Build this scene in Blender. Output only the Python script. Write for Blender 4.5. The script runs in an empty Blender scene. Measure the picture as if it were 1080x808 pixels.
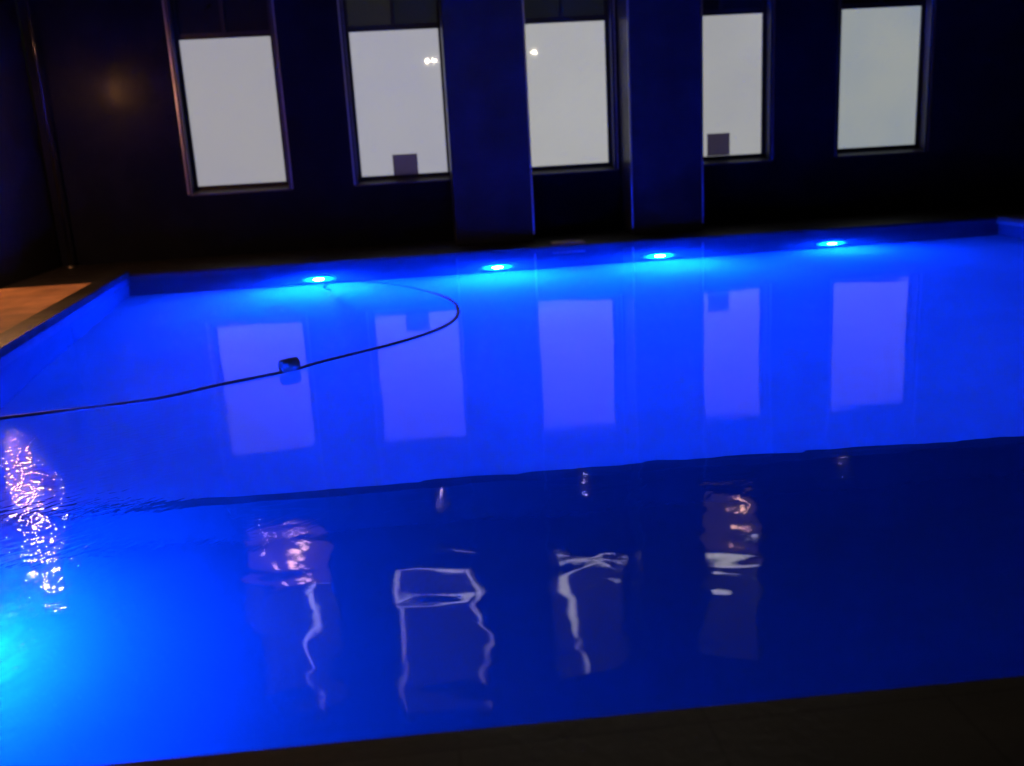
import bpy, bmesh, math, random
from mathutils import Vector, Matrix, Euler
random.seed(7)
sc = bpy.context.scene
col = sc.collection

# ---------------------------------------------------------------- helpers
def box(bm, x0, x1, y0, y1, z0, z1, bev=0.0):
    r = bmesh.ops.create_cube(bm, size=1.0)
    vs = r['verts']
    for v in vs:
        v.co = Vector(((x0 + x1) / 2 + v.co.x * (x1 - x0), (y0 + y1) / 2 + v.co.y * (y1 - y0), (z0 + z1) / 2 + v.co.z * (z1 - z0)))
    if bev:
        es = list({e for v in vs for e in v.link_edges})
        bmesh.ops.bevel(bm, geom=es, offset=bev, segments=2, affect='EDGES', profile=0.5)
    return vs

def quad(bm, pts):
    return bm.faces.new([bm.verts.new(p) for p in pts])

def tube(bm, pts, rad, n=10, cap=True):
    rings = []
    for i, p in enumerate(pts):
        p = Vector(p)
        a = Vector(pts[max(i - 1, 0)]); b = Vector(pts[min(i + 1, len(pts) - 1)])
        t = (b - a).normalized()
        ref = Vector((0, 0, 1)) if abs(t.z) < 0.9 else Vector((1, 0, 0))
        u = t.cross(ref).normalized(); w = u.cross(t)
        r = rad[i] if isinstance(rad, (list, tuple)) else rad
        rings.append([bm.verts.new(p + (u * math.cos(2 * math.pi * k / n) + w * math.sin(2 * math.pi * k / n)) * r) for k in range(n)])
    for a, b in zip(rings, rings[1:]):
        for k in range(n):
            bm.faces.new((a[k], a[(k + 1) % n], b[(k + 1) % n], b[k]))
    if cap:
        bm.faces.new(rings[0][::-1]); bm.faces.new(rings[-1])

def lathe(bm, prof, n=28, axis='z', origin=(0, 0, 0)):
    """prof: (radius, height) list swept about the axis."""
    o = Vector(origin); rings = []
    for r, h in prof:
        ring = []
        for k in range(n):
            a = 2 * math.pi * k / n
            c = Vector((r * math.cos(a), r * math.sin(a), h))
            if axis == 'y-': c = Vector((c.x, -h, c.y))
            ring.append(bm.verts.new(o + c))
        rings.append(ring)
    for a, b in zip(rings, rings[1:]):
        for k in range(n):
            bm.faces.new((a[k], a[(k + 1) % n], b[(k + 1) % n], b[k]))
    if prof[0][0] > 1e-4: bm.faces.new(rings[0][::-1])
    if prof[-1][0] > 1e-4: bm.faces.new(rings[-1])
    bmesh.ops.remove_doubles(bm, verts=bm.verts[:], dist=1e-6)

def obj(name, bm, mat, parent=None, smooth=False, loc=None):
    bmesh.ops.recalc_face_normals(bm, faces=bm.faces[:])
    me = bpy.data.meshes.new(name); bm.to_mesh(me); bm.free()
    if smooth:
        for p in me.polygons: p.use_smooth = True
    me.materials.append(mat)
    o = bpy.data.objects.new(name, me); col.objects.link(o)
    if parent is not None: o.parent = parent
    if loc is not None: o.location = loc
    return o

def tag(o, label, cat, group=None):
    o['label'] = label; o['category'] = cat
    if group: o['group'] = group
    return o

def thing(name, label, cat, loc=(0, 0, 0), rot=(0, 0, 0), group=None):
    o = bpy.data.objects.new(name, None); col.objects.link(o)
    o.location = loc; o.rotation_euler = rot; o.empty_display_size = 0.2
    return tag(o, label, cat, group)

def struct(o):
    o['kind'] = 'structure'; return o

def copy_tree(o, parent=None):
    c = o.copy(); col.objects.link(c)
    if parent is not None: c.parent = parent
    for ch in list(o.children): copy_tree(ch, c)
    return c

# ---------------------------------------------------------------- materials
def mat(name, base=(.5, .5, .5), rough=.5, metal=0., emis=None, es=0., var=0., vscale=3., bump=0., bscale=40., spec=.5):
    m = bpy.data.materials.new(name); m.use_nodes = True
    nt = m.node_tree; N = nt.nodes; L = nt.links
    b = N['Principled BSDF']
    b.inputs['Base Color'].default_value = (*base, 1)
    b.inputs['Roughness'].default_value = rough
    b.inputs['Metallic'].default_value = metal
    b.inputs['Specular IOR Level'].default_value = spec
    tc = N.new('ShaderNodeTexCoord')
    if var:
        no = N.new('ShaderNodeTexNoise'); no.inputs['Scale'].default_value = vscale; no.inputs['Detail'].default_value = 6
        L.new(tc.outputs['Object'], no.inputs['Vector'])
        mp = N.new('ShaderNodeMapRange')
        mp.inputs['From Min'].default_value = .3; mp.inputs['From Max'].default_value = .7
        mp.inputs['To Min'].default_value = 1 - var; mp.inputs['To Max'].default_value = 1 + var
        L.new(no.outputs['Fac'], mp.inputs['Value'])
        mx = N.new('ShaderNodeVectorMath'); mx.operation = 'SCALE'
        mx.inputs[0].default_value = base
        L.new(mp.outputs['Result'], mx.inputs['Scale'])
        L.new(mx.outputs['Vector'], b.inputs['Base Color'])
        mr = N.new('ShaderNodeMapRange')
        mr.inputs['From Min'].default_value = .3; mr.inputs['From Max'].default_value = .7
        mr.inputs['To Min'].default_value = max(rough - .08, .02); mr.inputs['To Max'].default_value = min(rough + .1, 1)
        L.new(no.outputs['Fac'], mr.inputs['Value']); L.new(mr.outputs['Result'], b.inputs['Roughness'])
    if bump:
        nb = N.new('ShaderNodeTexNoise'); nb.inputs['Scale'].default_value = bscale; nb.inputs['Detail'].default_value = 5
        L.new(tc.outputs['Object'], nb.inputs['Vector'])
        bp = N.new('ShaderNodeBump'); bp.inputs['Strength'].default_value = 1; bp.inputs['Distance'].default_value = bump
        L.new(nb.outputs['Fac'], bp.inputs['Height']); L.new(bp.outputs['Normal'], b.inputs['Normal'])
    if emis:
        b.inputs['Emission Color'].default_value = (*emis, 1); b.inputs['Emission Strength'].default_value = es
    return m

M = {}
M['wall'] = mat('dark_cladding', (.006, .007, .015), .24, var=.12, vscale=2.2, spec=.022)
M['column'] = mat('dark_polished_column', (.019, .02, .028), .36, var=.3, vscale=2.6, bump=.0004, bscale=12, spec=.2)
M['frame'] = mat('black_window_frame', (.012, .012, .014), .4)
M['sill'] = mat('painted_sill', (.05, .05, .065), .42, var=.2, vscale=6)
M['trim'] = mat('polished_trim', (.5, .5, .56), .3, metal=1.)
M['pole'] = mat('dark_polished_pole', (.012, .011, .011), .14, spec=.55)
M['dark_glass'] = mat('dark_glass', (.016, .018, .017), .06, var=.4, vscale=.9)
M['blind'] = mat('dark_blind', (.03, .03, .032), .8, var=.2, vscale=4)
M['olive_glass'] = mat('faintly_lit_glass', (.016, .018, .017), .08, emis=(1., 1., .8), es=.0105)
M['grey_glass'] = mat('barely_lit_glass', (.016, .018, .017), .08, emis=(.8, .95, 1.), es=.006)
M['deck'] = mat('dark_stone_deck', (.075, .068, .058), .55, var=.35, vscale=2.5, bump=.003, bscale=30)
M['brown_deck'] = mat('terracotta_deck', (.40, .215, .125), .6, var=.3, vscale=3.5, bump=.003, bscale=24)
M['coping'] = mat('dark_coping', (.007, .007, .008), .45, var=.3, vscale=5, bump=.002, bscale=30)
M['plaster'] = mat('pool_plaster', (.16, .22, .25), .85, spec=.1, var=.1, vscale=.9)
M['shaded_floor'] = mat('shaded_pool_floor', (.006, .008, .0095), .8, spec=.1, var=.12, vscale=.9)  # near floor coloured very dark to stand for the shade behind the step
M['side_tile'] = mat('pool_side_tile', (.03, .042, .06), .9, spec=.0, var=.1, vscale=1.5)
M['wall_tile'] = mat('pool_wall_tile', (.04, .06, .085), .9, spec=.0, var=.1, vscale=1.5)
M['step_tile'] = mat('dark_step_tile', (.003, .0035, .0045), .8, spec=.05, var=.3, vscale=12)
M['hose'] = mat('dark_hose', (.05, .05, .09), .45)
M['float'] = mat('float_plastic', (.12, .095, .1), .85, var=.2, vscale=20)
M['steel'] = mat('brushed_steel', (.55, .56, .58), .3, metal=1.)
M['black_metal'] = mat('black_metal', (.02, .02, .02), .4)
M['cover'] = mat('pale_plastic_cover', (.42, .42, .44), .5, var=.15, vscale=10)
M['lantern_glass'] = mat('warm_lantern_glass', (.5, .4, .3), .3, emis=(1., .42, .15), es=800.)
M['street_globe'] = mat('street_lamp_globe', (.5, .5, .5), .3, emis=(1., .86, .6), es=2000.)
M['small_bulb'] = mat('small_bulb', (.5, .5, .5), .3, emis=(1., .9, .75), es=45.)
M['bulb_warm'] = mat('warm_bulb', (.5, .5, .5), .3, emis=(1., .55, .3), es=30.)
M['interior'] = mat('lit_room', (.4, .4, .38), .8, emis=(1., .95, .84), es=9.)
M['interior_warm'] = mat('warm_lit_room', (.3, .2, .18), .8, emis=(1., .55, .42), es=.45)
M['interior_dim'] = mat('dim_lit_room', (.3, .2, .18), .8, emis=(1., .7, .62), es=.28)

def pane_mat(name, c, c2, seed):
    """Frosted, back-lit film behind glass: two close greys mixed by a broad noise, with a glossy front."""
    m = mat(name, (.05, .05, .05), .03)
    nt = m.node_tree; N = nt.nodes; L = nt.links; b = N['Principled BSDF']
    tc = N.new('ShaderNodeTexCoord'); no = N.new('ShaderNodeTexNoise'); no.noise_dimensions = '4D'
    no.inputs['W'].default_value = seed; no.inputs['Scale'].default_value = .8; no.inputs['Detail'].default_value = 2.
    mp = N.new('ShaderNodeMix'); mp.data_type = 'RGBA'
    mp.inputs['A'].default_value = (*c, 1); mp.inputs['B'].default_value = (*c2, 1)
    mr = N.new('ShaderNodeMapRange'); mr.inputs['From Min'].default_value = .3; mr.inputs['From Max'].default_value = .7
    L.new(tc.outputs['Object'], no.inputs['Vector']); L.new(no.outputs['Fac'], mr.inputs['Value'])
    L.new(mr.outputs['Result'], mp.inputs['Factor']); L.new(mp.outputs['Result'], b.inputs['Emission Color'])
    b.inputs['Emission Strength'].default_value = 1.
    return m
PANES = [pane_mat('frosted_pane_a', (.345, .337, .338), (.315, .31, .36), 1),
         pane_mat('frosted_pane_b', (.37, .367, .388), (.335, .335, .40), 2),
         pane_mat('frosted_pane_c', (.40, .402, .398), (.365, .365, .375), 3),
         pane_mat('frosted_pane_d', (.355, .36, .36), (.322, .327, .34), 4),
         pane_mat('frosted_pane_e', (.315, .335, .315), (.25, .29, .33), 5)]

def halo_mat(name, g, glow):
    """Lamp halo put into the emission of a wide disc, fading from bulb to rim."""
    m = mat(name, (.2, .2, .2), .35)
    nt = m.node_tree; N = nt.nodes; L = nt.links; b = N['Principled BSDF']
    tc = N.new('ShaderNodeTexCoord'); ln = N.new('ShaderNodeVectorMath'); ln.operation = 'LENGTH'
    sp = N.new('ShaderNodeSeparateXYZ'); cb = N.new('ShaderNodeCombineXYZ')
    L.new(tc.outputs['Object'], sp.inputs['Vector']); L.new(sp.outputs['X'], cb.inputs['X']); L.new(sp.outputs['Z'], cb.inputs['Y'])
    L.new(cb.outputs['Vector'], ln.inputs[0])
    def rmp(a, b_, lo, hi):
        n = N.new('ShaderNodeMapRange'); n.interpolation_type = 'SMOOTHSTEP'
        n.inputs['From Min'].default_value = a; n.inputs['From Max'].default_value = b_
        n.inputs['To Min'].default_value = lo; n.inputs['To Max'].default_value = hi
        L.new(ln.outputs['Value'], n.inputs['Value']); return n.outputs['Result']
    L.new(rmp(.05, .22, glow, 2.), b.inputs['Emission Strength'])
    b.inputs['Emission Color'].default_value = (.0008, g, 1., 1)
    return m
M['lens_halo'] = halo_mat('blue_light_halo', .11, 60.)  # soft halo round the bulb, given as the disc's own glow
M['lens'] = mat('blue_light_bulb', (.3, .3, .3), .3, emis=(.0006, .031, 1.), es=58000.)
M['lens_weak'] = mat('dimmer_blue_light_bulb', (.3, .3, .3), .3, emis=(.0006, .033, 1.), es=16000.)
M['lens_near'] = mat('cyan_light_bulb', (.3, .3, .3), .3, emis=(.0006, .038, 1.), es=88000.)

def paper_mat():
    m = bpy.data.materials.new('grey_paper'); m.use_nodes = True
    nt = m.node_tree; N = nt.nodes; L = nt.links; b = N['Principled BSDF']
    b.inputs['Base Color'].default_value = (.15, .14, .17, 1); b.inputs['Roughness'].default_value = .7
    t = N.new('ShaderNodeBsdfTranslucent'); t.inputs['Color'].default_value = (.40, .36, .46, 1)
    a = N.new('ShaderNodeMixShader'); a.inputs['Fac'].default_value = .7
    L.new(b.outputs['BSDF'], a.inputs[1]); L.new(t.outputs['BSDF'], a.inputs[2])
    L.new(a.outputs['Shader'], N['Material Output'].inputs['Surface'])
    return m
M['paper'] = paper_mat()
def blind_mat():
    m = mat('woven_blind', (.03, .03, .032), .8, var=.2, vscale=4)
    nt = m.node_tree; N = nt.nodes; L = nt.links
    t = N.new('ShaderNodeBsdfTranslucent'); t.inputs['Color'].default_value = (.15, .145, .145, 1)
    a = N.new('ShaderNodeAddShader')
    L.new(N['Principled BSDF'].outputs['BSDF'], a.inputs[0]); L.new(t.outputs['BSDF'], a.inputs[1])
    L.new(a.outputs['Shader'], N['Material Output'].inputs['Surface'])
    return m
M['blind'] = blind_mat()
def pave(m, w, h, offs=.5):
    """Stone paving joints: darker grouted lines with a small dip."""
    nt = m.node_tree; N = nt.nodes; L = nt.links; b = N['Principled BSDF']
    tc = N.new('ShaderNodeTexCoord'); br = N.new('ShaderNodeTexBrick'); br.offset = offs
    br.inputs['Scale'].default_value = 1.; br.inputs['Brick Width'].default_value = w; br.inputs['Row Height'].default_value = h
    br.inputs['Mortar Size'].default_value = .006; br.inputs['Mortar Smooth'].default_value = .3
    br.inputs['Color1'].default_value = (1, 1, 1, 1); br.inputs['Color2'].default_value = (.78, .78, .78, 1); br.inputs['Mortar'].default_value = (.68, .68, .68, 1)
    L.new(tc.outputs['Object'], br.inputs['Vector'])
    src = b.inputs['Base Color'].links[0].from_socket
    mx = N.new('ShaderNodeMix'); mx.data_type = 'RGBA'; mx.blend_type = 'MULTIPLY'; mx.inputs['Factor'].default_value = 1.
    L.new(src, mx.inputs['A']); L.new(br.outputs['Color'], mx.inputs['B']); L.new(mx.outputs['Result'], b.inputs['Base Color'])
pave(M['deck'], .6, .6, 0.); pave(M['brown_deck'], .45, .3); pave(M['coping'], .5, .5, 0.)

def water_mat():
    m = bpy.data.materials.new('pool_water'); m.use_nodes = True
    nt = m.node_tree; N = nt.nodes; L = nt.links
    N.remove(N['Principled BSDF'])
    out = N['Material Output']
    g = N.new('ShaderNodeBsdfRefraction'); g.inputs['IOR'].default_value = 1.333; g.inputs['Roughness'].default_value = 0.
    gl = N.new('ShaderNodeBsdfGlossy'); gl.inputs['Roughness'].default_value = .036
    fr = N.new('ShaderNodeFresnel'); fr.inputs['IOR'].default_value = 1.135
    ms = N.new('ShaderNodeMixShader')
    L.new(fr.outputs['Fac'], ms.inputs['Fac']); L.new(g.outputs['BSDF'], ms.inputs[1]); L.new(gl.outputs['BSDF'], ms.inputs[2])
    L.new(ms.outputs['Shader'], out.inputs['Surface'])
    v = N.new('ShaderNodeVolumePrincipled')
    v.inputs['Color'].default_value = (.80, .88, .92, 1); v.inputs['Density'].default_value = .018
    v.inputs['Anisotropy'].default_value = .86
    L.new(v.outputs['Volume'], out.inputs['Volume'])
    tc = N.new('ShaderNodeTexCoord')
    sep = N.new('ShaderNodeSeparateXYZ'); L.new(tc.outputs['Object'], sep.inputs['Vector'])
    def math_(op, a, b=None, c=None):
        n = N.new('ShaderNodeMath'); n.operation = op
        for i, x in enumerate((a, b, c)):
            if x is None: continue
            if isinstance(x, (int, float)): n.inputs[i].default_value = x
            else: L.new(x, n.inputs[i])
        return n.outputs[0]
    def rng(val, a, b, lo=0., hi=1., smooth=True):
        n = N.new('ShaderNodeMapRange'); n.interpolation_type = 'SMOOTHSTEP' if smooth else 'LINEAR'
        n.inputs['From Min'].default_value = a; n.inputs['From Max'].default_value = b
        n.inputs['To Min'].default_value = lo; n.inputs['To Max'].default_value = hi
        L.new(val, n.inputs['Value']); return n.outputs['Result']
    def noise(scale, detail, rough=.5, dist=0., stretch=(1, 1, 1), rot=0.):
        mpn = N.new('ShaderNodeMapping'); mpn.inputs['Scale'].default_value = stretch; mpn.inputs['Rotation'].default_value = (0, 0, rot)
        L.new(tc.outputs['Object'], mpn.inputs['Vector'])
        if rot:                                              # turn first, then stretch across the crests
            mpn.inputs['Scale'].default_value = (1, 1, 1)
            m2 = N.new('ShaderNodeMapping'); m2.inputs['Scale'].default_value = stretch
            L.new(mpn.outputs['Vector'], m2.inputs['Vector']); mpn = m2
        n = N.new('ShaderNodeTexNoise'); n.inputs['Scale'].default_value = scale; n.inputs['Detail'].default_value = detail
        n.inputs['Roughness'].default_value = rough; n.inputs['Distortion'].default_value = dist
        L.new(mpn.outputs['Vector'], n.inputs['Vector']); return n.outputs['Fac']
    near = rng(sep.outputs['Y'], -9.2, -10.6)
    band = math_('MULTIPLY', rng(sep.outputs['Y'], -10.16, -10.26), rng(sep.outputs['Y'], -10.62, -10.4))                # livelier water towards the near side
    left = math_('MULTIPLY', rng(sep.outputs['X'], -.95, -1.6), rng(sep.outputs['Y'], -7.6, -9.2))
    swell = noise(.9, 1)
    mid = noise(2.6, 1.5, .45, .3, (1, 1.5, 1), .25)
    fine = noise(13., 1.5, .5, .3, (1, 2.2, 1), math.radians(-40))
    h = math_('MULTIPLY', swell, .004)
    h = math_('ADD', h, math_('MULTIPLY', mid, math_('MULTIPLY_ADD', near, .0052, .0003)))
    h = math_('ADD', h, math_('MULTIPLY', fine, math_('MULTIPLY_ADD', left, .0055, math_('MULTIPLY_ADD', band, .0008, math_('MULTIPLY_ADD', near, .00006, .00001)))))
    bp = N.new('ShaderNodeBump'); bp.inputs['Strength'].default_value = 1.; bp.inputs['Distance'].default_value = 1.
    L.new(h, bp.inputs['Height']); 
    for n in (g, gl, fr): L.new(bp.outputs['Normal'], n.inputs['Normal'])
    return m
M['water'] = water_mat()

# ---------------------------------------------------------------- pool (structure)
YF, YN = -1.70, -12.10           # far and near pool walls
XR = 7.68
def xl(y): return -3.62 + (-1.7 - y) * .0708
ZS, ZD, ZF = -1.5, -1.95, -1.58             # floor beyond the step, floor on the near side
STEP = [(-3.2, -8.62), (-1.0, -8.60), (.2, -8.58), (1.3, -8.63), (2.5, -8.75), (3.5, -8.87), (5.5, -9.1), (XR, -9.3)]
STEP[0] = (xl(-8.62), -8.62)
bm = bmesh.new()
far = [(xl(YF) + (XR - xl(YF)) * (x - STEP[0][0]) / (XR - STEP[0][0]), YF) for x, y in STEP]
for i in range(len(STEP) - 1):
    quad(bm, [(*STEP[i], ZS), (*STEP[i + 1], ZS), (*far[i + 1], ZF), (*far[i], ZF)])
near = [(xl(YN) + (XR - xl(YN)) * (x - STEP[0][0]) / (XR - STEP[0][0]), YN) for x, y in STEP]
bmesh.ops.remove_doubles(bm, verts=bm.verts[:], dist=1e-5)
struct(obj('pool_floor', bm, M['plaster']))
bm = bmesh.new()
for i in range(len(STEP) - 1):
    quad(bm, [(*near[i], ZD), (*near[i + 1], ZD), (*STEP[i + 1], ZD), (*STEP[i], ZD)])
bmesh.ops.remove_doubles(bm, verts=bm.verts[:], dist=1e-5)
struct(obj('deep_pool_floor', bm, M['shaded_floor']))  # shade on the near floor comes mostly from this dark colour
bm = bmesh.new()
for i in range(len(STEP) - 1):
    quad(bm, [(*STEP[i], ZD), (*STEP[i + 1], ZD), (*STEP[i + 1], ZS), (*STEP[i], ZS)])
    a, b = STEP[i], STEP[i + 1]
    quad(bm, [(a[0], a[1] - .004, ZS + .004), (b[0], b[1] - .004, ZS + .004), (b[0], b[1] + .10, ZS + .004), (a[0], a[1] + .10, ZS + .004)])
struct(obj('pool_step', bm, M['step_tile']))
bm = bmesh.new()
ring = [(xl(YF), YF), (XR, YF), (XR, YN), (xl(YN), YN)]
for i in range(4):
    a, b = ring[i], ring[(i + 1) % 4]
    bm = bmesh.new()
    quad(bm, [(*a, ZF - .02), (*b, ZF - .02), (*b, .03), (*a, .03)])
    struct(obj('pool_wall', bm, M['wall_tile'] if i == 0 else M['side_tile']))
bm = bmesh.new()
box(bm, -4.0, XR + .3, YN - .2, YF + .2, -2.6, 0.0)
water = struct(obj('pool_water', bm, M['water']))

# decks and coping
CW = .2
def slab(name, poly, z0, z1, m):
    bm = bmesh.new()
    top = [bm.verts.new((x, y, z1)) for x, y in poly]; bot = [bm.verts.new((x, y, z0)) for x, y in poly]
    bm.faces.new(top); bm.faces.new(bot[::-1])
    n = len(poly)
    for i in range(n): bm.faces.new((top[i], top[(i + 1) % n], bot[(i + 1) % n], bot[i]))
    return struct(obj(name, bm, m))
slab('ground', [(-60, -70), (60, -70), (60, -13.505), (-60, -11.395)], -.3, .05, M['deck'])
slab('near_deck', [(-60, -11.39), (60, -13.50), (60, -12.98), (-60, -10.87)], .002, .056, M['deck'])
slab('far_deck', [(-4.9, YF - .02), (XR + 6, YF - .02), (XR + 6, .1), (-4.9, .1)], .002, .035, M['coping'])
slab('right_deck', [(XR - .03, YN + .03), (30, YN + .03), (30, YF + .025), (XR - .03, YF + .025)], -.3, .05, M['deck'])
slab('coping', [(xl(YF) + .02, YF + .025), (xl(YN) + .02, YN + .03), (xl(YN) - CW, YN + .03), (xl(YF) - CW, YF + .025)], .002, .075, M['coping'])
slab('left_deck', [(xl(-2.42) - CW - .005, -2.42), (xl(YN) - CW - .005, YN + .03), (-4.88, YN + .03), (-4.88, -2.42)], -.3, .05, M['brown_deck'])
slab('left_deck_shade', [(xl(YF) - CW - .005, YF + .025), (xl(-2.415) - CW - .005, -2.415), (-4.88, -2.415), (-4.88, YF + .025)], -.3, .045, M['coping'])  # shade beyond the lit part of the deck, put into the slab's dark colour

# ---------------------------------------------------------------- building
bld = thing('building', 'long dark building across the pool with lit frosted windows and two projecting columns', 'building')
UP = .34
ZB, ZT = .99, 2.905
WC = [-2.385, -.135, 2.17, 4.42, 6.75]
PW = .60
FR = .05
YW = -.2
XW0, XW1, ZTOP = -4.9, 14.0, 10.5
OPEN = []
for c in WC:
    OPEN.append((c - .70, c + .70, ZB - .12, 3.60))
    OPEN.append((c - .68, c + .68, 3.80 + UP, 6.90 + UP))
def wall_sheet(bm, x0, x1, z0, z1, y0, y1, ops):
    xs = sorted({x0, x1, *[o[0] for o in ops], *[o[1] for o in ops]})
    zs = sorted({z0, z1, *[o[2] for o in ops], *[o[3] for o in ops]})
    for i in range(len(xs) - 1):
        for k in range(len(zs) - 1):
            cx, cz = (xs[i] + xs[i + 1]) / 2, (zs[k] + zs[k + 1]) / 2
            if any(o[0] < cx < o[1] and o[2] < cz < o[3] for o in ops): continue
            quad(bm, [(xs[i], y0, zs[k]), (xs[i + 1], y0, zs[k]), (xs[i + 1], y0, zs[k + 1]), (xs[i], y0, zs[k + 1])])
    for a, b, c, d in ops:
        quad(bm, [(a, y0, c), (a, y0, d), (a, y1, d), (a, y1, c)]); quad(bm, [(b, y0, c), (b, y1, c), (b, y1, d), (b, y0, d)])
        quad(bm, [(a, y0, d), (b, y0, d), (b, y1, d), (a, y1, d)]); quad(bm, [(a, y0, c), (a, y1, c), (b, y1, c), (b, y0, c)])
    quad(bm, [(x0, y0, z1), (x1, y0, z1), (x1, y1 + 6, z1), (x0, y1 + 6, z1)])
    quad(bm, [(x1, y0, z0), (x1, y1 + 6, z0), (x1, y1 + 6, z1), (x1, y0, z1)])
    quad(bm, [(x0, y1 + 6, z0), (x1, y1 + 6, z0), (x1, y1 + 6, z1), (x0, y1 + 6, z1)])
bm = bmesh.new(); wall_sheet(bm, XW0, XW1, -.2, ZTOP, YW, .12, OPEN)
bmesh.ops.remove_doubles(bm, verts=bm.verts[:], dist=1e-5)
obj('wall', bm, M['wall'], bld)
bm = bmesh.new(); box(bm, XW0, XW1, YW - .35, YW - .003, ZTOP - .18, ZTOP + .12, .01)
obj('cornice', bm, M['wall'], bld)
for (x0, x1) in ((.49, 1.545), (2.905, 3.885)):
    bm = bmesh.new(); box(bm, x0, x1, -.90, YW - .002, .036, ZTOP - .2, .012)
    cl = obj('column', bm, M['column'], bld)
    for xe in (x0, x1):
        if xe == .49: continue
        bm = bmesh.new(); box(bm, xe - .012, xe + .012, -.912, -.888, .12, ZTOP - .25, .003)
        obj('edge_trim', bm, M['trim'], cl)

def window(i, c):
    bm = bmesh.new()                                           # frame: jambs, head, bottom rail, transom bar, mullion
    y0, y1 = -.03, .06
    jx = PW
    wz1 = 3.56
    box(bm, c - jx - FR, c - jx, y0, y1, ZB - FR, wz1); box(bm, c + jx, c + jx + FR, y0, y1, ZB - FR, wz1)
    box(bm, c - jx, c + jx, y0, y1, ZB - FR, ZB); box(bm, c - jx, c + jx, y0, y1, ZT, ZT + .075); box(bm, c - jx, c + jx, y0, y1, wz1 - .05, wz1)
    box(bm, c - .025, c + .025, y0, y1, ZT + .075, wz1 - .05)
    w = obj('window', bm, M['frame'], bld)
    bm = bmesh.new(); box(bm, c - .696, c - jx - FR - .003, -.196, .07, ZB - .12, 3.595); box(bm, c + jx + FR + .003, c + .696, -.196, .07, ZB - .12, 3.595)
    box(bm, c - jx - FR, c + jx + FR, -.196, .07, wz1 + .003, 3.595)
    obj('reveal_lining', bm, M['sill'], w)
    bm = bmesh.new(); box(bm, c - jx, c + jx, .0, .02, ZB, ZT)
    obj('pane', bm, PANES[i % 5], w)
    for k, (xa, xb) in enumerate(((c - jx, c - .025), (c + .025, c + jx))):
        bm = bmesh.new(); box(bm, xa, xb, .005, .02, ZT + .075, wz1 - .05)
        obj('transom_pane', bm, M['olive_glass'] if (i, k) == (1, 0) else M['grey_glass'] if i in (1, 2) else M['dark_glass'], w)
    bm = bmesh.new()                                           # sloping sill
    a, b = c - .65, c + .65
    pts = [(-.222, ZB - .118), (-.222, ZB - .098), (-.03, ZB - FR - .004), (.06, ZB - FR - .004), (.06, ZB - .118)]
    A = [bm.verts.new((a, y, z)) for y, z in pts]; B = [bm.verts.new((b, y, z)) for y, z in pts]
    bm.faces.new(A); bm.faces.new(B[::-1])
    for k in range(5): bm.faces.new((A[k], A[(k + 1) % 5], B[(k + 1) % 5], B[k]))
    obj('sill', bm, M['sill'], w)
    for xe in (c - .70, c + .70):
        bm = bmesh.new(); box(bm, xe - .011, xe + .011, -.212, -.19, ZB - .1, 3.5)
        obj('edge_trim', bm, M['trim'], w)
for i, c in enumerate(WC): window(i, c)

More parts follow.
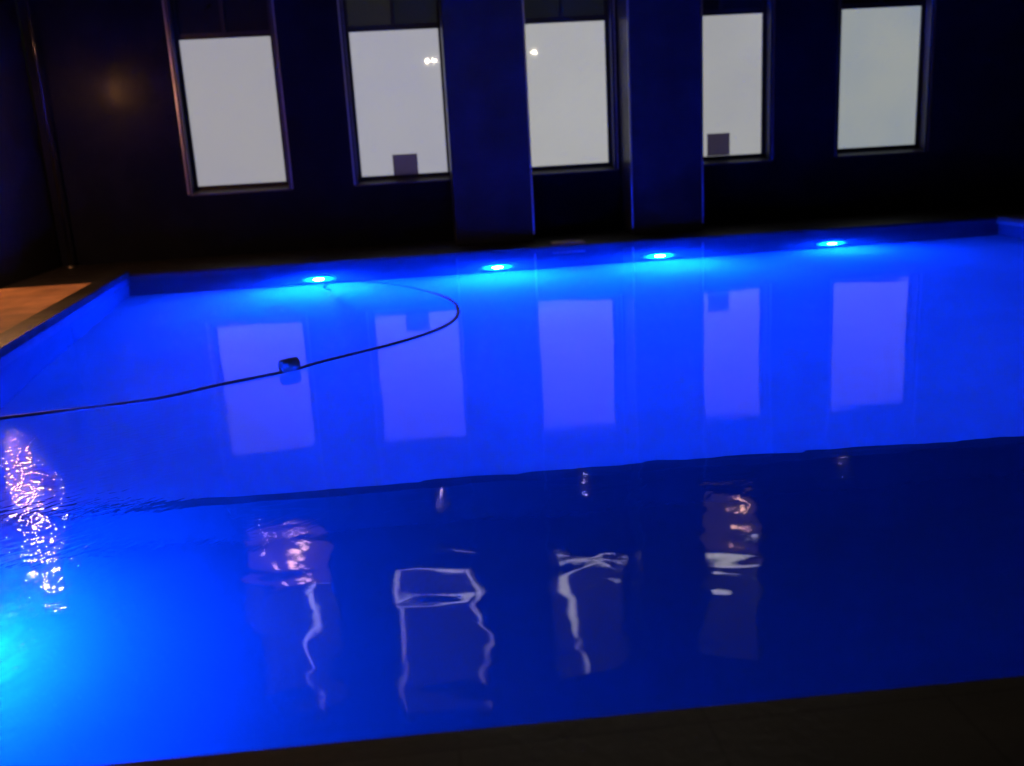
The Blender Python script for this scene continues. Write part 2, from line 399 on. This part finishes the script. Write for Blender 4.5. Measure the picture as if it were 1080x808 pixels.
def upper_window(i, c, gl, gr, gb, warm, notch=None, split=None):
    """Tall upper window; gl, gr, gb: gaps the drawn blind leaves at its left, right and lower edge; notch: (x0, x1, height) lifted corner."""
    y0, y1 = -.04, .06; jx = .62
    bm = bmesh.new(); zb = 3.8 + UP
    def H(z): return z + UP
    box(bm, c - .68, c - jx, y0, y1, H(3.8), H(6.9)); box(bm, c + jx, c + .68, y0, y1, H(3.8), H(6.9))
    box(bm, c - jx, c + jx, y0, y1, H(3.8), H(3.86)); box(bm, c - jx, c + jx, y0, y1, H(6.84), H(6.9)); box(bm, c - jx, c + jx, y0, y1, H(4.74), H(4.84))
    w = obj('upper_window', bm, M['frame'], bld)
    bm = bmesh.new(); box(bm, c - jx, c + jx, .045, .055, H(3.86), H(4.74))
    obj('lower_pane', bm, (M['interior_warm'], M['interior_dim'])[i > 0] if warm else M['dark_glass'], w)
    if warm:
        for k, (dx, dz, r) in enumerate(((.14, 4.30, .07), (.26, 4.18, .045), (-.16, 4.42, .04), (.34, 4.5, .035), (-.3, 4.1, .03)) if i == 0 else ((.34, 4.22, .06), (.24, 4.34, .05), (.45, 4.12, .04), (.42, 4.4, .035), (.1, 4.1, .02))):
            bm = bmesh.new(); bmesh.ops.create_uvsphere(bm, u_segments=12, v_segments=8, radius=r, matrix=Matrix.Translation((c + dx, .0, H(dz))))
            obj('bulb', bm, M['bulb_warm'], w, True)
    lit = gl or gr or gb or notch or split is not None
    bm = bmesh.new(); box(bm, c - jx, c + jx, .045, .055, H(4.84), H(6.84))
    obj('upper_pane', bm, M['interior'] if lit else M['dark_glass'], w)
    if lit:
        a, b, z0, z1 = c - jx + gl, c + jx - gr, H(4.84) + gb, H(6.84)
        ta, tb = a - gl * .75, b + gr * .75                 # the side gaps close towards the top
        pts = [(ta, z1), (a, z0), (b, z0), (tb, z1)]
        if notch:
            n0, n1, h = notch
            pts = [(ta, z1), (a, z0)]
            if n0 > gl: pts += [(c - jx + n0, z0)]
            else: pts = [(a, z1)]
            if n1 < 2 * jx - gr: pts += [(c - jx + n0, z0 + h), (c - jx + n1, z0 + h * .8), (c - jx + n1 + .03, z0), (b, z0), (tb, z1)]
            else: pts += [(c - jx + n0 + .03, z0 + h * .8), (b, z0 + h), (b, z1)]
        for pts in ([pts] if split is None else [[(a, z1), (a, z0 + split[3]), (c + split[0], z0 + split[3]), (c + split[1], z1)], [(c + split[1] + .02, z1), (c + split[0] + split[2], z0 + split[4]), (b, z0 + split[4] + .02), (b, z1)]]):
            bm = bmesh.new()
            A = [bm.verts.new((x, .0, z)) for x, z in pts]; B = [bm.verts.new((x, .012, z)) for x, z in pts]
            bm.faces.new(A); bm.faces.new(B[::-1])
            for k in range(len(pts)): bm.faces.new((A[k], A[(k + 1) % len(pts)], B[(k + 1) % len(pts)], B[k]))
            obj('blind', bm, M['blind'], w)
upper_window(0, WC[0], 0, 0, .0, True, None, (.28, .14, .06, 0., .07))
upper_window(1, WC[1], .05, .05, .08, False, (.6, 1.1, .12))
upper_window(2, WC[2], 0, 0, 0, False, None, (-.42, .06, .2, .0, .12))
upper_window(3, WC[3], 0, .015, .26, True)
upper_window(4, WC[4], 0, 0, 0, False)

# small eave lights over the windows (out of frame, seen as specks in the water)
def eave_light(x, z, label, y=-.36):
    t = thing('wall_light', label, 'wall light', (x, YW, z), group='small lights on the dark facade seen as specks in the water')
    bm = bmesh.new(); lathe(bm, [(.0, .0), (.035, .0), (.035, .03), (.012, .035), (.012, .12), (.0, .12)], 14, 'y-')
    obj('bracket', bm, M['black_metal'], t, True)
    bm = bmesh.new(); bmesh.ops.create_uvsphere(bm, u_segments=14, v_segments=10, radius=.02, matrix=Matrix.Translation((0, -.13, 0)))
    obj('bulb', bm, M['small_bulb'], t, True)
eave_light(0.0, 3.70, 'small bare wall light on dark cladding above the second window from the left')
eave_light(2.2, 3.70, 'small bare wall light on dark cladding between the two projecting columns')
eave_light(6.25, 3.70, 'small bare wall light on dark cladding above the rightmost window')

# papers taped in two windows
def paper(x0, x1, z0, z1, label):
    bm = bmesh.new(); box(bm, x0, x1, -.036, -.030, z0, z1, .001)
    o = obj('paper_notice', bm, M['paper'])
    tag(o, label, 'notice', 'grey notices stuck at the foot of windows')
paper(-.29, .055, .985, 1.265, 'grey paper notice at the foot of the window left of the left column')
paper(4.215, 4.545, .995, 1.305, 'grey paper notice at the foot of the window just right of the right column')

# left wing wall, corner pole and lantern
bm = bmesh.new(); box(bm, -6.2, -4.92, -30, YW - .01, .0, 8.0, .01)
tag(obj('side_wall', bm, mat('side_wall_paint', (.009, .008, .007), .5, var=.3, vscale=1.5, bump=.001, bscale=12)), 'dark brown side wall running along the left edge of the pool terrace', 'wall')
t = thing('corner_pole', 'thin polished vertical pole in the dark left corner with a warm glint', 'pole', (-4.70, -.45, .036))
bm = bmesh.new(); tube(bm, [(0, 0, 0), (0, 0, 6.5)], .02, 14); obj('shaft', bm, M['pole'], t, True)
bm = bmesh.new(); lathe(bm, [(.0, 0), (.06, 0), (.06, .015), (.03, .03), (.0, .03)], 18); obj('base_plate', bm, M['steel'], t, True)

t = thing('wall_lantern', 'warm glowing lantern on a bracket on the left side wall', 'lantern', (-4.6, -3.19, 2.6))
bm = bmesh.new(); lathe(bm, [(0, -.17), (.05, -.165), (.085, -.11), (.09, .12), (.0, .12)], 10); obj('glass', bm, M['lantern_glass'], t)
bm = bmesh.new(); lathe(bm, [(.19, -.08), (.20, -.08), (.12, .13), (.03, .25), (0, .25), (0, .235), (.11, .12)], 8); obj('cap', bm, M['black_metal'], t)
bm = bmesh.new(); lathe(bm, [(0, -.205), (.01, -.2), (.014, -.185), (.006, -.172), (0, -.17)], 8); obj('finial', bm, M['black_metal'], t)
bm = bmesh.new(); tube(bm, [(0, 0, .24), (0, 0, .33), (-.08, 0, .38), (-.3, 0, .34)], .012, 8); box(bm, -.318, -.3, -.06, .06, .2, .42)
obj('bracket', bm, M['black_metal'], t)

# ---------------------------------------------------------------- underwater lights
def pool_light(loc, rz, label, lens):
    t = thing('pool_light', label, 'pool light', loc, (0, 0, rz), 'round underwater lights set in the pool walls')
    bm = bmesh.new(); lathe(bm, [(.255, .0), (.26, .010), (.25, .024), (.232, .026), (.225, .026), (.22, .008)], 36, 'y-')
    obj('bezel', bm, M['black_metal'], t, True)
    bm = bmesh.new(); lathe(bm, [(.220, .007), (.17, .013), (.11, .020), (.066, .025)], 36, 'y-')
    obj('lens', bm, M['lens_halo'], t, True)  # oversized disc that carries the painted halo of the bulb
    bm = bmesh.new(); lathe(bm, [(.066, .025), (.064, .034), (.04, .040), (.0, .042)], 16, 'y-')
    obj('bulb', bm, lens, t, True)
    return t
ZL = -1.22
for x, lab in ((-1.3, 'glowing underwater light on the far pool wall under the gap between first and second windows'),
               (.96, 'glowing underwater light on the far pool wall in front of the left column'),
               (3.07, 'glowing underwater light on the far pool wall in front of the right column'),
               (5.38, 'glowing underwater light on the far pool wall nearest the rightmost window')):
    pool_light((x, YF - .002, ZL), 0, lab, M['lens_weak'] if x > 5 else M['lens'])
t = pool_light((-2.52, -9.48, -1.70), math.radians(74), 'bright cyan underwater light standing on the pool floor at the near left', M['lens_near'])
bm = bmesh.new(); box(bm, -.10, .10, -.02, .12, -.248, -.225, .006); box(bm, -.025, .025, .0, .03, -.23, -.19)
obj('stand', bm, M['steel'], t)

# ---------------------------------------------------------------- hose, float, cover
def catmull(P, n=10):
    out = []
    P = [Vector(p) for p in P]; P = [2 * P[0] - P[1]] + P + [2 * P[-1] - P[-2]]
    for i in range(1, len(P) - 2):
        for k in range(n):
            s = k / n; a, b, c, d = P[i - 1:i + 3]
            out.append(.5 * ((2 * b) + (c - a) * s + (2 * a - 5 * b + 4 * c - d) * s * s + (3 * b - a - 3 * c + d) * s ** 3))
    out.append(P[-2]); return out
hp = [(-3.55, -8.7, .11), (-3.2, -8.62, .10), (-2.95, -8.5, .02), (-2.52, -8.29, .0), (-1.74, -8.13, .0), (-1.33, -7.85, .0), (-.93, -7.60, .0), (-.73, -7.39, .0), (-.22, -6.93, .0), (.13, -6.44, .0), (.27, -5.93, .0),
      (.27, -5.35, .0), (.16, -4.84, -.005), (-.16, -4.07, -.03), (-.6, -3.4, -.12), (-1.0, -2.9, -.4), (-1.15, -2.6, -1.0), (-1.1, -2.4, -1.45)]
hose = thing('pool_hose', 'dark thin cleaner hose curving in a loop across the water surface', 'hose', (-.93, -7.60, 0))
bm = bmesh.new(); tube(bm, [p - Vector((-.93, -7.60, 0)) for p in catmull(hp)], .0155, 10)
obj('tube', bm, M['hose'], hose, True)
bm = bmesh.new()
d = (Vector(hp[7]) - Vector(hp[5])).normalized()
tube(bm, [d * s for s in (-.065, -.06, -.024, -.02, .02, .024, .06, .065)], [.03, .042, .046, .046, .046, .046, .042, .03], 20)
for v in bm.verts: v.co.z += .044
obj('float', bm, M['float'], hose, True)

t = thing('skimmer_cover', 'small pale skimmer cover on the far pool edge between the two columns', 'skimmer cover', (1.91, -1.5, .036))
bm = bmesh.new(); box(bm, -.21, .21, -.12, .12, 0, .03, .006); obj('lid', bm, M['cover'], t)
bm = bmesh.new(); box(bm, -.05, .05, -.02, .02, .031, .045, .004); obj('handle', bm, M['cover'], t)

# street lamps behind the viewer: their light falls on the near deck, their globes show as sparkles in the panes
def street_lamp(x, y, z, heads, label):
    t = thing('street_lamp', label, 'street lamp', (x, y, .05), group='street lamps behind the pool terrace')
    bm = bmesh.new(); tube(bm, [(0, 0, 0), (0, 0, .5), (0, 0, z - .3)], [.07, .045, .035], 12); obj('post', bm, M['black_metal'], t, True)
    for h in heads:
        bm = bmesh.new()
        if abs(h) > .01: tube(bm, [(0, 0, z - .35), (h * .5, 0, z - .25), (h, 0, z - .16)], .018, 8)
        lathe(bm, [(.0, z - .17), (.05, z - .17), (.05, z - .13), (0, z - .13)], 14, origin=(h, 0, 0))
        hd = obj('lamp_arm', bm, M['black_metal'], t)
        bm = bmesh.new(); bmesh.ops.create_uvsphere(bm, u_segments=16, v_segments=12, radius=.02, matrix=Matrix.Translation((h, 0, z - .085)))
        obj('globe', bm, M['street_globe'], hd, True)
street_lamp(.78, -18, 3.86, (-.1, .1), 'twin globe street lamp reflected in the second window from the left')
street_lamp(4.05, -18, 3.96, (0,), 'single globe street lamp reflected in the window between the columns')

# ---------------------------------------------------------------- world, moon, camera
w = bpy.data.worlds.new('World'); sc.world = w; w.use_nodes = True
nt = w.node_tree
bg = nt.nodes['Background']
sky = nt.nodes.new('ShaderNodeTexSky'); sky.sky_type = 'NISHITA'; sky.sun_disc = False
sky.sun_elevation = math.radians(2); sky.sun_rotation = math.radians(200)
nt.links.new(sky.outputs['Color'], bg.inputs['Color']); bg.inputs['Strength'].default_value = .001
sl = bpy.data.lights.new('moonlight', 'SUN'); sl.energy = .002; sl.angle = math.radians(.5); sl.color = (1, .95, .88)
so = bpy.data.objects.new('moonlight', sl); col.objects.link(so); so.rotation_euler = (math.radians(60), 0, math.radians(20)); so.location = (0, -20, 20)

cd = bpy.data.cameras.new('camera'); cam = bpy.data.objects.new('camera', cd); col.objects.link(cam)
f = Vector((0.08342565, 0.96497475, -0.24872454)); r = Vector((0.99353109, -0.09984107, -0.05410859)); u = Vector((0.07704634, 0.24260152, 0.96706172))
cam.matrix_world = Matrix(((r.x, u.x, -f.x, 0), (r.y, u.y, -f.y, -14.0), (r.z, u.z, -f.z, 1.45), (0, 0, 0, 1)))
cd.sensor_width = 36; cd.lens = 1019.14 / 1080 * 36; cd.dof.use_dof = True; cd.dof.focus_distance = 4.5; cd.dof.aperture_fstop = 1.7; cd.clip_start = .05; cd.clip_end = 500
sc.camera = cam

sc.render.engine = 'CYCLES'
cy = sc.cycles
cy.max_bounces = 14; cy.diffuse_bounces = 5; cy.glossy_bounces = 5; cy.transmission_bounces = 10; cy.volume_bounces = 2
cy.caustics_refractive = True; cy.caustics_reflective = True; cy.blur_glossy = .3
cy.sample_clamp_indirect = 120.0; cy.sample_clamp_direct = 0
cy.use_denoising = True
try: cy.denoiser = 'OPENIMAGEDENOISE'
except Exception: pass
vs = sc.view_settings
vs.view_transform = 'Standard'; vs.look = 'None'; vs.exposure = 0; vs.gamma = 1; vs.use_curve_mapping = False
